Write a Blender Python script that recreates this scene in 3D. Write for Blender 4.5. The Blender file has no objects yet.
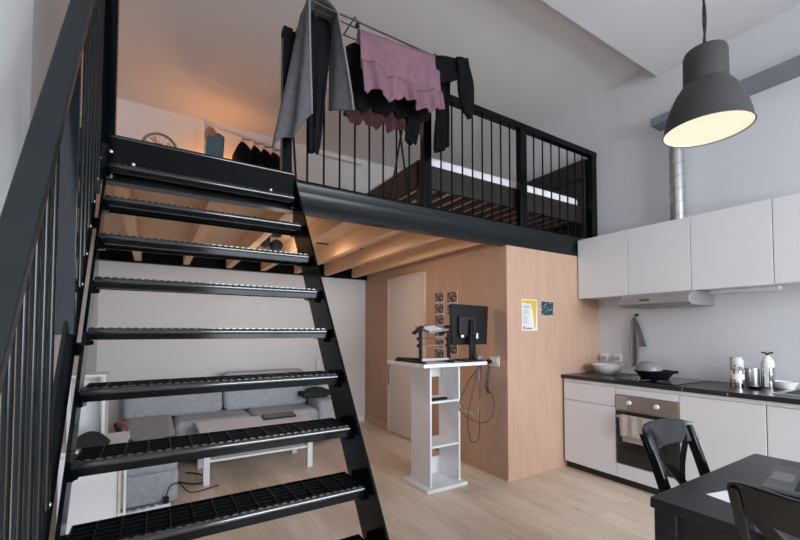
import bpy, bmesh, math, random
from math import sin, cos, pi, radians, sqrt, tan, atan2
from mathutils import Vector, Matrix
random.seed(7)
S = bpy.context.scene
C = S.collection

# ------------------------------------------------------------------ materials
def nt(name):
    m = bpy.data.materials.new(name); m.use_nodes = True
    t = m.node_tree; b = t.nodes['Principled BSDF']
    return m, t, b
def setc(b, col, rough=.5, metal=0, spec=.5, coat=0):
    b.inputs['Base Color'].default_value = (*col, 1)
    b.inputs['Roughness'].default_value = rough
    b.inputs['Metallic'].default_value = metal
    b.inputs['Specular IOR Level'].default_value = spec
    b.inputs['Coat Weight'].default_value = coat
def coords(t, scale=(1, 1, 1)):
    tc = t.nodes.new('ShaderNodeTexCoord'); mp = t.nodes.new('ShaderNodeMapping')
    mp.inputs['Scale'].default_value = scale
    t.links.new(tc.outputs['Object'], mp.inputs['Vector'])
    return mp.outputs['Vector']
def noise(t, vec, scale, detail=4, rough=.5, dist=0):
    n = t.nodes.new('ShaderNodeTexNoise'); n.inputs['Scale'].default_value = scale
    n.inputs['Detail'].default_value = detail; n.inputs['Roughness'].default_value = rough
    n.inputs['Distortion'].default_value = dist
    t.links.new(vec, n.inputs['Vector']); return n.outputs['Fac']
def ramp(t, fac, stops):
    r = t.nodes.new('ShaderNodeValToRGB'); e = r.color_ramp.elements
    while len(e) < len(stops): e.new(.5)
    for i, (p, c) in enumerate(stops): e[i].position = p; e[i].color = (*c, 1)
    t.links.new(fac, r.inputs['Fac']); return r.outputs['Color']
def bump(t, b, h, strength=.2, dist=.01):
    n = t.nodes.new('ShaderNodeBump'); n.inputs['Strength'].default_value = strength
    n.inputs['Distance'].default_value = dist
    t.links.new(h, n.inputs['Height']); t.links.new(n.outputs['Normal'], b.inputs['Normal'])
def mix(t, a, bcol, fac, mode='MIX'):
    m = t.nodes.new('ShaderNodeMix'); m.data_type = 'RGBA'; m.blend_type = mode
    for sock, v in ((m.inputs['Factor'], fac), (m.inputs['A'], a), (m.inputs['B'], bcol)):
        if isinstance(v, (int, float)): sock.default_value = v
        elif isinstance(v, tuple): sock.default_value = (*v, 1)
        else: t.links.new(v, sock)
    return m.outputs['Result']
M = {}
def plain(key, col, rough=.5, metal=0, spec=.5, coat=0, var=0.06, vs=6, bs=0, bsc=200):
    m, t, b = nt(key); setc(b, col, rough, metal, spec, coat)
    v = coords(t)
    f = noise(t, v, vs)
    lo = tuple(max(0, c*(1-var)) for c in col); hi = tuple(min(1, c*(1+var)) for c in col)
    t.links.new(ramp(t, f, [(.3, lo), (.7, hi)]), b.inputs['Base Color'])
    if bs: bump(t, b, noise(t, v, bsc, 2), bs, .003)
    M[key] = m; return m
def wood(key, c1, c2, scale=(3, .35, 3), rough=.5, spec=.4, knots=False):
    m, t, b = nt(key); setc(b, c1, rough, 0, spec)
    v = coords(t, scale)
    f = noise(t, v, 6, 8, .62, .7); col = ramp(t, f, [(.3, c1), (.7, c2)])
    if knots:
        vo = t.nodes.new('ShaderNodeTexVoronoi'); vo.inputs['Scale'].default_value = 2.2
        t.links.new(coords(t, (1.5, .9, 1.5)), vo.inputs['Vector'])
        k = ramp(t, vo.outputs['Distance'], [(.03, (.25, .13, .06)), (.07, (1, 1, 1))])
        col = mix(t, col, k, .7, 'MULTIPLY')
    t.links.new(col, b.inputs['Base Color'])
    M[key] = m; return m

plain('wall_paint', (.72, .70, .69), .85, spec=.2, var=.02, vs=2, bs=.05)
plain('left_paint', (.92, .93, .95), .85, spec=.2, var=.02, vs=2)
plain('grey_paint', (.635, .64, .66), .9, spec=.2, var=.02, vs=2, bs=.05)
plain('ceiling_paint', (.68, .67, .665), .9, spec=.15, var=.02, vs=2)
plain('ceiling_front_paint', (.66, .66, .68), .9, spec=.15, var=.02, vs=2)
plain('stringer_steel', (.020, .022, .025), .95, 0, 0)
plain('black_steel', (.002, .003, .004), .13, 0, .14, var=.15, vs=10)
plain('rail_steel', (.013, .017, .019), .4, 0, .3, var=.12, vs=9)
plain('bar_steel', (.006, .008, .009), .22, 0, .4, var=.1, vs=9)
plain('post_steel', (.010, .014, .018), .12, 0, .6, var=.1, vs=9)
plain('beam_steel', (.008, .010, .012), .28, 0, .3, var=.15, vs=4)
plain('grating_steel', (.004, .005, .006), .4, 0, .08)
plain('nosing_steel', (.010, .012, .015), .12, 0, 1.0)
plain('bolt_zinc', (.75, .76, .78), .3, .9)
plain('white_laminate', (.80, .80, .81), .38, var=.01)
plain('white_cabinet', (.72, .715, .735), .42, var=.01)
plain('white_plastic', (.8, .8, .8), .4, var=.02)
plain('dark_gap', (.02, .02, .02), .7)
plain('edge_gold', (.72, .66, .52), .4, .3)
plain('worktop_black', (.018, .018, .020), .30, 0, .5, var=.3, vs=60)
plain('hob_glass', (.006, .006, .007), .06, 0, .5)
plain('stainless', (.62, .61, .60), .30, .95, var=.05, vs=20)
plain('oven_panel', (.36, .30, .265), .36, .7, var=.05)
plain('chrome', (.62, .62, .63), .14, 1)
plain('knob_silver', (.72, .70, .68), .3)
plain('oven_glass', (.012, .012, .013), .08, 0, .6)
plain('hood_metal', (.33, .325, .32), .45, .4)
plain('hood_filter', (.36, .30, .27), .5, .4)
plain('table_black', (.010, .011, .014), .33, 0, .5, var=.2, vs=8)
plain('chair_black', (.005, .006, .007), .16, 0, .45)
plain('lamp_grey', (.045, .045, .046), .55, .1, .4)
plain('lamp_inner', (.85, .82, .74), .6)
plain('tray_grey', (.185, .205, .235), .55, .1)
plain('black_plastic', (.007, .007, .008), .38, 0, .25)
plain('dark_plastic', (.02, .02, .022), .5, 0, .3)
plain('laptop_grey', (.13, .137, .145), .45, .2)
plain('key_black', (.014, .014, .015), .55)
plain('trackpad', (.27, .28, .30), .4, .2)
plain('paper', (.82, .82, .84), .8, var=.02)
plain('bowl_white', (.80, .79, .79), .25, var=.01)
plain('bowl_rim', (.55, .42, .34), .5)
plain('clear_glass', (.24, .245, .25), .3, 0)
plain('cable_black', (.012, .011, .011), .5)
plain('cable_brown', (.06, .035, .028), .55)
plain('cable_grey', (.30, .30, .31), .5)
plain('sofa_fabric', (.40, .425, .47), .95, spec=.1, var=.12, vs=25, bs=.3, bsc=350)
plain('green_fabric', (.035, .055, .052), .95, spec=.1, var=.2, vs=18, bs=.2)
plain('towel_grey', (.115, .114, .120), 1, spec=.05, var=.12, vs=30, bs=.5, bsc=300)
plain('towel_hem', (.21, .215, .225), 1, spec=.05)
plain('pink_cloth', (.205, .112, .145), .95, spec=.1, var=.1, vs=14, bs=.2)
plain('black_cloth', (.006, .006, .007), .95, spec=.1, var=.3, vs=14, bs=.2)
plain('dark_grey_cloth', (.010, .010, .012), .95, spec=.1, var=.2, vs=14)
plain('maroon_cloth', (.055, .024, .025), .95, spec=.1, var=.25, vs=14, bs=.2)
plain('teal_cloth', (.12, .20, .24), .95, spec=.1, var=.15, vs=14)
plain('hanger_wood', (.50, .27, .13), .5)
plain('bed_brown', (.020, .0135, .013), .45, var=.2, vs=5)
plain('headboard_black', (.013, .013, .015), .42)
plain('slat_wood', (.10, .045, .032), .6)
plain('mattress_white', (.88, .87, .90), .9, var=.03)
plain('white_metal', (.75, .74, .74), .4)
plain('fan_brown', (.16, .09, .06), .5)
plain('kitchen_towel', (.20, .19, .20), .95, spec=.1, var=.15, vs=20)
plain('oven_towel', (.44, .39, .36), 1, spec=.05, var=.12, vs=40, bs=.4)
plain('mdf_skirting', (.52, .38, .28), .6)
plain('socket_beige', (.70, .64, .60), .4, var=.01)
plain('yellow_print', (.62, .42, .05), .7)
plain('poster_paper', (.74, .66, .60), .8)
plain('poster_sheet', (.60, .62, .65), .8)
plain('ink_grey', (.22, .22, .24), .8)
plain('red_plastic', (.35, .05, .03), .5)
plain('black_bag', (.014, .014, .016), .8)
plain('strip_white', (.78, .78, .80), .4)
plain('green_foot', (.02, .10, .10), .5)
wood('plywood', (.47, .295, .208), (.525, .34, .25), (2.2, 2.2, .30), .6, .3)
wood('joist_pine', (.74, .47, .28), (.84, .58, .38), (3, .25, 3), .6, .3, True)
wood('soffit_board', (.74, .48, .30), (.82, .58, .40), (.6, .5, 1), .6, .3)
wood('door_paint', (.68, .60, .56), (.69, .61, .57), (1, 1, 1), .5, .4)
wood('door_frame', (.66, .53, .44), (.68, .55, .46), (1, 1, 1), .5, .4)

def floor_mat():
    m, t, b = nt('oak_planks'); setc(b, (.5, .4, .3), .40, 0, .45)
    v = coords(t)
    sw = t.nodes.new('ShaderNodeMapping'); sw.inputs['Rotation'].default_value = (0, 0, pi/2)
    t.links.new(v, sw.inputs['Vector'])
    br = t.nodes.new('ShaderNodeTexBrick'); br.inputs['Scale'].default_value = 1
    br.inputs['Brick Width'].default_value = 1.25; br.inputs['Row Height'].default_value = .19
    br.inputs['Mortar Size'].default_value = .0012; br.inputs['Mortar Smooth'].default_value = .3
    br.offset = .37; br.inputs['Bias'].default_value = 0
    br.inputs['Color1'].default_value = (.77, .635, .515, 1); br.inputs['Color2'].default_value = (.85, .715, .595, 1)
    br.inputs['Mortar'].default_value = (.52, .40, .31, 1)
    t.links.new(sw.outputs['Vector'], br.inputs['Vector'])
    g = noise(t, coords(t, (14, .8, 1)), 3, 8, .6, .6)
    gc = ramp(t, g, [(.3, (.80, .76, .72)), (.68, (1, 1, 1))])
    p = noise(t, coords(t, (2.2, .6, 1)), 1.6, 5, .55)
    pc = ramp(t, p, [(.33, (.76, .71, .67)), (.58, (1, 1, 1))])
    vo = t.nodes.new('ShaderNodeTexVoronoi'); vo.inputs['Scale'].default_value = 2.3
    t.links.new(coords(t, (1.6, .8, 1)), vo.inputs['Vector'])
    kc = ramp(t, vo.outputs['Distance'], [(.02, (.38, .30, .25)), (.07, (1, 1, 1))])
    c = mix(t, br.outputs['Color'], gc, .8, 'MULTIPLY')
    c = mix(t, c, pc, .9, 'MULTIPLY'); c = mix(t, c, kc, .8, 'MULTIPLY')
    t.links.new(c, b.inputs['Base Color'])
    M['oak_planks'] = m
floor_mat()

def picture_mat(key, cols, scale):
    m, t, b = nt(key); setc(b, cols[0], .35)
    f = noise(t, coords(t), scale, 3, .6)
    t.links.new(ramp(t, f, [(.40, cols[0]), (.50, cols[1]), (.60, cols[2])]), b.inputs['Base Color'])
    M[key] = m
picture_mat('photo_dark', ((.02, .012, .012), (.10, .055, .05), (.40, .30, .28)), 38)
picture_mat('photo_teal', ((.006, .012, .016), (.02, .05, .065), (.20, .30, .33)), 42)
def speckle(key, base, dot):
    m, t, b = nt(key); setc(b, base, .4)
    vo = t.nodes.new('ShaderNodeTexVoronoi'); vo.inputs['Scale'].default_value = 34
    t.links.new(coords(t), vo.inputs['Vector'])
    t.links.new(ramp(t, vo.outputs['Distance'], [(.26, dot), (.34, base)]), b.inputs['Base Color'])
    M[key] = m
speckle('cup_print', (.62, .60, .59), (.12, .11, .12))
def emis(key, col, st):
    m, t, b = nt(key); setc(b, (0.8, .8, .8), .5)
    b.inputs['Emission Color'].default_value = (*col, 1); b.inputs['Emission Strength'].default_value = st; b.inputs['Base Color'].default_value = (.1, .1, .1, 1)
    M[key] = m
emis('lamp_glow', (1, .87, .64), .78)
def glassy(key):
    m = bpy.data.materials.new(key); m.use_nodes = True; t = m.node_tree
    for n in list(t.nodes):
        if n.type == 'BSDF_PRINCIPLED': t.nodes.remove(n)
    o = t.nodes['Material Output']; a = t.nodes.new('ShaderNodeBsdfTransparent'); g = t.nodes.new('ShaderNodeBsdfGlossy')
    g.inputs['Roughness'].default_value = .02; x = t.nodes.new('ShaderNodeMixShader'); x.inputs['Fac'].default_value = .06
    t.links.new(a.outputs[0], x.inputs[1]); t.links.new(g.outputs[0], x.inputs[2]); t.links.new(x.outputs[0], o.inputs['Surface'])
    M[key] = m
glassy('window_glass')

# ------------------------------------------------------------------ mesh builder
class MB:
    def __init__(s): s.bm = bmesh.new()
    def hexa(s, pts):
        v = [s.bm.verts.new(p) for p in pts]
        for f in ((3, 2, 1, 0), (4, 5, 6, 7), (0, 1, 5, 4), (1, 2, 6, 5), (2, 3, 7, 6), (3, 0, 4, 7)):
            s.bm.faces.new([v[i] for i in f])
        return s
    def box(s, x0, x1, y0, y1, z0, z1):
        return s.hexa([(x0, y0, z0), (x1, y0, z0), (x1, y1, z0), (x0, y1, z0), (x0, y0, z1), (x1, y0, z1), (x1, y1, z1), (x0, y1, z1)])
    def obox(s, c, size, rot=(0, 0, 0)):
        from mathutils import Euler
        R = Euler(rot).to_matrix(); a, b, h = [q/2 for q in size]; c = Vector(c)
        return s.hexa([c + R @ Vector(p) for p in ((-a, -b, -h), (a, -b, -h), (a, b, -h), (-a, b, -h), (-a, -b, h), (a, -b, h), (a, b, h), (-a, b, h))])
    def prism(s, poly, axis, a, b):
        def P(p, k):
            return {'X': (k, p[0], p[1]), 'Y': (p[0], k, p[1]), 'Z': (p[0], p[1], k)}[axis]
        A = [s.bm.verts.new(P(p, a)) for p in poly]; B = [s.bm.verts.new(P(p, b)) for p in poly]
        s.bm.faces.new(A); s.bm.faces.new(B[::-1]); n = len(poly)
        for i in range(n): s.bm.faces.new([A[i], B[i], B[(i+1) % n], A[(i+1) % n]])
        return s
    def tube(s, pts, r, n=8, smooth=0, closed=False):
        pts = [Vector(p) for p in pts]
        if smooth: pts = spline(pts, smooth, closed)
        rs = r if isinstance(r, (list, tuple)) else [r]*len(pts)
        if len(rs) != len(pts): rs = [rs[0]]*len(pts)
        rings = []; up = None; N = len(pts)
        for i, p in enumerate(pts):
            if closed: d = pts[(i+1) % N] - pts[i-1]
            else: d = pts[min(i+1, N-1)] - pts[max(i-1, 0)]
            d.normalize()
            if up is None: up = Vector((0, 0, 1)) if abs(d.z) < .9 else Vector((1, 0, 0))
            x = d.cross(up).normalized(); y = x.cross(d).normalized(); up = y
            rings.append([s.bm.verts.new(p + (x*cos(2*pi*k/n) + y*sin(2*pi*k/n))*rs[i]) for k in range(n)])
        for i in range(N if closed else N-1):
            a, b = rings[i], rings[(i+1) % N]
            for k in range(n): s.bm.faces.new([a[k], a[(k+1) % n], b[(k+1) % n], b[k]])
        if not closed:
            s.bm.faces.new(rings[0][::-1]); s.bm.faces.new(rings[-1])
        return s
    def lathe(s, prof, c=(0, 0, 0), n=24, cap=True, axis='Z', sx=1, sy=1):
        c = Vector(c); rings = []
        for r, h in prof:
            ring = []
            for k in range(n):
                a = 2*pi*k/n; u, w = r*cos(a)*sx, r*sin(a)*sy
                p = {'Z': (u, w, h), 'X': (h, u, w), 'Y': (u, h, w)}[axis]
                ring.append(s.bm.verts.new(c + Vector(p)))
            rings.append(ring)
        for a, b in zip(rings, rings[1:]):
            for k in range(n): s.bm.faces.new([a[k], a[(k+1) % n], b[(k+1) % n], b[k]])
        if cap:
            s.bm.faces.new(rings[0][::-1]); s.bm.faces.new(rings[-1])
        return s
    def grid(s, f, nu, nv):
        V = [[s.bm.verts.new(f(i/nu, j/nv)) for j in range(nv+1)] for i in range(nu+1)]
        for i in range(nu):
            for j in range(nv): s.bm.faces.new([V[i][j], V[i+1][j], V[i+1][j+1], V[i][j+1]])
        return s
    def ball(s, c, r, sc=(1, 1, 1), u=14, v=9):
        m = Matrix.Translation(c) @ Matrix.Diagonal((*sc, 1))
        bmesh.ops.create_uvsphere(s.bm, u_segments=u, v_segments=v, radius=r, matrix=m); return s
def spline(pts, k, closed=False):
    out = []; n = len(pts)
    for i in range(n if closed else n-1):
        g = (lambda j: pts[j % n]) if closed else (lambda j: pts[max(0, min(n-1, j))])
        p0, p1, p2, p3 = g(i-1), g(i), g(i+1), g(i+2)
        for q in range(k):
            t = q/k
            out.append(.5*((2*p1) + (p2-p0)*t + (2*p0-5*p1+4*p2-p3)*t*t + (3*p1-p0-3*p2+p3)*t**3))
    if not closed: out.append(pts[-1].copy())
    return out
def root_loc(o):
    while o.parent: o = o.parent
    return o.location.copy()
def link(name, mb, mat, parent=None, loc=None, bevel=0, seg=2, smooth=40, sub=0, solid=0, recalc=True):
    """one mesh object; vertices are given in world coordinates and re-based on the thing's origin"""
    bm = mb.bm
    if recalc: bmesh.ops.recalc_face_normals(bm, faces=bm.faces)
    if parent is not None: off = root_loc(parent)
    elif loc is not None: off = Vector(loc)
    else:
        xs = [v.co for v in bm.verts]
        off = Vector(((min(v.x for v in xs)+max(v.x for v in xs))/2, (min(v.y for v in xs)+max(v.y for v in xs))/2, min(v.z for v in xs)))
    bmesh.ops.translate(bm, vec=-off, verts=bm.verts)
    me = bpy.data.meshes.new(name); bm.to_mesh(me); bm.free()
    me.materials.append(M[mat])
    o = bpy.data.objects.new(name, me); C.objects.link(o)
    if parent is not None: o.parent = parent
    else: o.location = off
    if smooth:
        me.shade_smooth(); me.set_sharp_from_angle(angle=radians(smooth))
    if solid:
        d = o.modifiers.new('thickness', 'SOLIDIFY'); d.thickness = solid; d.offset = 0
    if bevel:
        d = o.modifiers.new('bevel', 'BEVEL'); d.width = bevel; d.segments = seg; d.limit_method = 'ANGLE'; d.angle_limit = radians(40)
    if sub:
        d = o.modifiers.new('sub', 'SUBSURF'); d.levels = sub; d.render_levels = sub
    return o
def tag(o, label, cat, group=None, kind=None):
    if label: o['label'] = label
    if cat: o['category'] = cat
    if group: o['group'] = group
    if kind: o['kind'] = kind
    return o
def thing(name, label, cat, loc=(0, 0, 0), group=None):
    o = bpy.data.objects.new(name, None); C.objects.link(o); o.location = loc; o.empty_display_size = .1
    return tag(o, label, cat, group)
def struct(name, mb, mat, parent=None, **k):
    k.setdefault('smooth', 0)
    o = link(name, mb, mat, parent, **({'loc': (0, 0, 0), **k} if parent is None else k))
    if parent is None: o['kind'] = 'structure'
    return o
def dup(o, parent=None):
    c = o.copy(); C.objects.link(c)
    if parent is not None: c.parent = parent
    for ch in list(o.children): dup(ch, c)
    return c

# ------------------------------------------------------------------ the room
XK, YL, YB = 4.036, 2.49, 5.29          # kitchen wall, loft edge, back wall
ZC, ZL = 3.75, 3.89
struct('floor', MB().box(-.8, XK+.1, -3.1, YB+.1, -.1, 0), 'oak_planks')
struct('ceiling', MB().box(-1.4, XK+.1, -3.1, 1.873, ZC, ZC+.3), 'ceiling_front_paint')
struct('ceiling_loft', MB().box(-1.4, XK+.1, 1.873, YB+.1, ZL, ZL+.16), 'ceiling_paint')
struct('wall_back', MB().box(-1.4, XK+.1, YB, YB+.1, 0, ZL), 'wall_paint')
struct('wall_right', MB().box(XK, XK+.1, -3.1, YB, 0, ZL), 'grey_paint')
struct('wall_left', MB().box(-.8, -.5, -3.0, 2.37, 0, ZC), 'left_paint')
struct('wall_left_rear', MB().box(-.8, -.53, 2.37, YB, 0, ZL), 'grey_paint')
# window wall behind the photographer
wf = MB(); wf.box(-1.4, XK+.1, -3.1, -3.0, 0, .1); wf.box(-1.4, XK+.1, -3.1, -3.0, 3.0, ZC)
wf.box(-1.4, .7, -3.1, -3.0, .1, 3.0); wf.box(3.7, XK+.1, -3.1, -3.0, .1, 3.0)
struct('wall_front', wf, 'wall_paint')
fr = MB()
for x in (.7, 1.7, 2.7, 3.65): fr.box(x, x+.05, -3.08, -3.02, .1, 3.0)
for z in (.1, 2.2, 2.95): fr.box(.7, 3.7, -3.08, -3.02, z, z+.05)
w1 = struct('window_1', fr, 'white_plastic')
link('window_pane', MB().box(.7, 3.7, -3.052, -3.048, .1, 3.0), 'window_glass', w1, smooth=0)
# plywood enclosure under the loft
struct('wall_partition_front', MB().box(2.65, XK, YL+.005, YL+.082, 0, 2.085), 'plywood')
struct('wall_partition_side', MB().box(2.65, 2.71, YL+.082, YB, 0, 2.249), 'plywood')
dr = struct('door_1', MB().box(2.635, 2.652, 3.80, 4.555, .012, 1.985), 'door_paint')
fm = MB().box(2.625, 2.652, 3.735, 3.80, 0, 2.01); fm.box(2.625, 2.652, 3.80, 4.56, 1.985, 2.015); fm.box(2.625, 2.652, 4.555, 4.59, 0, 2.015)
link('door_frame', fm, 'door_frame', dr, smooth=0)
hd = MB().tube([(2.635, 3.88, 1.0), (2.585, 3.88, 1.0), (2.585, 4.0, 1.0)], .009, 8)
link('door_handle', hd, 'stainless', dr)
struct('baseboard_right', MB().box(2.635, 2.652, 4.59, YB, 0, .09), 'mdf_skirting')
struct('baseboard_left', MB().box(-.53, 2.635, YB-.014, YB, 0, .09), 'white_plastic')
struct('trim_1', MB().box(2.642, 2.652, YL, 3.735, 0, .016), 'mdf_skirting')
# loft floor, joists, steel edge
struct('floor_loft', MB().box(-.53, XK, YL+.08, YB, 2.25, 2.30), 'soffit_board')
for x in (-.18, .29, .75, 1.16, 1.59, 2.01, 2.43):
    o = link('ceiling_joist', MB().box(x-.032, x+.032, YL+.08, YB-.06, 2.095, 2.25), 'joist_pine', bevel=.003)
    tag(o, 'pale pine joist running back under the loft floor', 'joist', 'pine joists under the loft')
o = link('rear_beam', MB().box(-.53, 2.65, YB-.06, YB, 2.075, 2.25), 'black_steel')
tag(o, 'black steel beam along the top of the white back wall under the loft', 'beam')
bm_ = thing('steel_edge_beam', 'long black steel channel beam carrying the front edge of the loft', 'beam', (1.8, YL, 2.085))
prof = [(YL, 2.085), (YL+.08, 2.085), (YL+.08, 2.278), (YL, 2.278), (YL, 2.258), (YL+.018, 2.228), (YL+.024, 2.205), (YL+.024, 2.158), (YL+.018, 2.135), (YL, 2.105)]
link('channel', MB().prism(prof, 'X', -.53, 4.036), 'beam_steel', bm_, bevel=.003)
link('floor_edge_angle', MB().box(-.53, 4.036, YL+.03, YL+.08, 2.278, 2.302), 'black_steel', bm_)

# ------------------------------------------------------------------ staircase
DZ, DY, K = .2044, .1409, 1.4507
def nose(y): return 2.121 + K*(y-2.406)
def sloped(off0, off1, y1, z0=0.0, top=None):
    """side plate between two lines parallel to the pitch (offsets are vertical)"""
    ya = 2.406 + (z0-off0-2.121)/K; yb = 2.406 + (z0-off1-2.121)/K
    return [(ya, z0), (y1, nose(y1)+off0), (y1, nose(y1)+off1), (yb, z0)]
st = thing('steel_staircase', 'steep open black steel stair climbing to the loft beside the left wall', 'staircase', (.25, 1.7, 0))
link('stringer', MB().prism(sloped(.075, -.285, 2.485), 'X', .728, .740), 'black_steel', st, bevel=.002)
link('stringer', MB().prism(sloped(.065, -.30, 2.485), 'X', -.280, -.268), 'stringer_steel', st, bevel=.002)
link('inner_stringer', MB().prism(sloped(-.125, -.295, 2.485), 'X', -.240, -.228), 'black_steel', st, bevel=.002)
for y in (1.15, 1.55, 1.95, 2.35): link('spacer', MB().box(-.268, -.24, y-.02, y+.02, nose(y)-.24, nose(y)-.19), 'black_steel', st)
def tread(k):
    z, y = 2.153-.2071*k, 2.406-DY*k; x0, x1 = -.213, .712; d = .195 if k else .078
    f = MB()
    f.box(x0, x1, y+.002, y+.007, z-.044, z-.014); f.box(x0, x1, y, y+.022, z-.044, z-.039)       # front angle
    f.box(x0, x1, y+d-.005, y+d, z-.034, z)
    f.box(x0, x0+.005, y, y+d, z-.044, z-.001); f.box(x1-.005, x1, y, y+d, z-.044, z-.001)
    t = link('tread', f, 'black_steel', st)
    g = MB()
    for i in range(1, 6): g.box(x0+.005, x1-.005, y+d*i/6-.0018, y+d*i/6+.0018, z-.030, z-.001)
    n = 14
    for i in range(1, n): 
        x = x0 + (x1-x0)*i/n; g.box(x-.002, x+.002, y+.01, y+d-.005, z-.022, z+.0005)
    link('grating', g, 'grating_steel', t)
    ns = MB(); ns.tube([(x0, y+.012, z-.0135), (x1, y+.012, z-.0135)], .0135, 16)
    m = 34
    for i in range(m):
        xa = x0 + (x1-x0)*(i+.2)/m; ns.box(xa, xa+(x1-x0)*.55/m, y+.006, y+.014, z-.004, z+.0025)
    link('nosing', ns, 'nosing_steel', t)
    for sx, a, b in ((x1, x1, .730), (x0, -.230, x0)):
        br = MB(); br.box(min(a, b), max(a, b), y+.02, y+max(d-.03, .07), z-.05, z-.012)
        br.box(min(a, b)-.004, max(a, b)+.004, y+.03, y+.06, z-.065, z-.03)
        link('bracket', br, 'black_steel', t)
    for yy in (y+.045,):
        link('bolt', MB().lathe([(.010, 0), (.010, .010), (.005, .013)], (x0+.001, yy, z-.055), 6, axis='X'), 'bolt_zinc' if k in (0, 5) else 'black_steel', t)
for k in range(10): tread(k)
lp_ = MB().box(-.213, .712, 2.418, 2.424, 2.118, 2.287); lp_.box(-.213, .712, 2.418, 2.489, 2.290, 2.300)
ld = link('landing_plate', lp_, 'black_steel', st)
link('landing_nosing', MB().tube([(-.213, 2.427, 2.290), (.712, 2.427, 2.290)], .0105, 12), 'nosing_steel', ld)
for x in (-.112, .575, -.205): link('bolt', MB().lathe([(.008, 0), (.008, -.006), (.004, -.009)], (x, 2.418, 2.165 if x > -.2 else 2.21), 8, axis='Y'), 'bolt_zinc', ld)

# stair railing on the left plate
sr = thing('stair_railing', 'black steel railing with flat handrail along the left side of the stair', 'railing', (-.26, 1.6, 0))
def hz(y): return 1.237 + 1.446*(y-1)
hr = MB(); a = .055
hr.prism([(.80, hz(.80)), (2.44, hz(2.44)), (2.44, hz(2.44)-a), (.80, hz(.80)-a)], 'X', -.306, -.240)
link('handrail', hr, 'rail_steel', sr, bevel=.004)
for i in range(17):
    y = .93 + .093*i
    if 1.50 < y < 1.90: continue
    b = MB(); b.tube([(-.256, y, nose(y)+.02), (-.256, y, hz(y)-.04)], .0095, 10)
    o = link('baluster', b, 'bar_steel', sr)
    link('bolt', MB().ball((-.250, y+.004, nose(y)+.032), .0075, (1, 1, 1), 8, 6), 'bolt_zinc', o)
link('newel_post', MB().box(-.306, -.250, 1.83, 1.868, 1.30, hz(1.85)-.03), 'post_steel', sr, bevel=.003)
link('newel_post', MB().box(-.306, -.250, 2.425, 2.465, 2.0, hz(2.44)-.03), 'rail_steel', sr, bevel=.003)
link('newel_post', MB().box(-.306, -.250, .82, .86, 0, hz(.84)-.03), 'rail_steel', sr, bevel=.003)

# ------------------------------------------------------------------ loft railing
lr = thing('loft_railing', 'black steel balustrade of thin upright bars along the loft edge', 'railing', (1.8, YL, 2.278))
posts = [(.660, .722), (1.752, 1.826), (2.838, 2.926), (3.945, 4.032)]
for a, b in posts: link('post', MB().box(a, b, YL, YL+.055, 2.278, 3.21 if a > .7 else 3.27), 'black_steel', lr, bevel=.003)
link('post', MB().box(-.300, -.196, YL, YL+.07, 2.278, 3.40), 'black_steel', lr, bevel=.003)
link('top_rail', MB().box(.66, 4.032, YL-.004, YL+.058, 3.195, 3.25), 'black_steel', lr, bevel=.003)
def bal(x): link('baluster', MB().tube([(x, YL+.028, 2.27), (x, YL+.028, 3.20)], .0072, 8), 'black_steel', lr)
for i in range(8): bal(.722 + (1.752-.722)*(i+1)/9 - .005)
for i in range(8): bal(1.826 + (2.838-1.826)*(i+1)/9)
for i in range(7): bal(2.926 + (3.945-2.926)*(i+1)/8)

# ------------------------------------------------------------------ bed on the loft
bd = thing('loft_bed', 'dark brown bed frame with tall headboard behind the loft railing', 'bed', (2.9, 3.3, 2.30))
link('side_rail', MB().box(1.80, 3.94, 2.58, 2.61, 2.475, 2.665), 'bed_brown', bd, bevel=.004)
link('side_rail', MB().box(1.80, 3.94, 4.12, 4.15, 2.475, 2.665), 'bed_brown', bd, bevel=.004)
link('footboard', MB().box(1.765, 1.80, 2.58, 4.15, 2.475, 2.69), 'bed_brown', bd, bevel=.004)
hb = MB().prism([(2.575, 2.30), (2.575, 3.20), (4.16, 3.20), (4.16, 2.30)], 'X', 3.945, 4.0)
link('headboard', hb, 'headboard_black', bd, bevel=.006)
link('headboard_shelf', MB().box(3.915, 3.945, 2.60, 4.14, 2.98, 3.01), 'headboard_black', bd, bevel=.003)
for x in (1.765, 3.90):
    for y in (2.565, 4.10): link('leg', MB().box(x, x+.05, y, y+.05, 2.30, 2.66), 'headboard_black', bd, bevel=.003)
link('centre_beam', MB().box(1.80, 3.94, 3.34, 3.38, 2.44, 2.50), 'bed_brown', bd)
for i in range(14):
    x = 1.9 + i*.148; link('slat', MB().box(x, x+.07, 2.61, 4.12, 2.50, 2.52), 'slat_wood', bd)
mt = MB().box(1.81, 3.90, 2.615, 4.115, 2.522, 2.765)
o = link('mattress', mt, 'mattress_white', bevel=.045, seg=4)
tag(o, 'white mattress lying in the dark bed on the loft', 'mattress')

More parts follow.
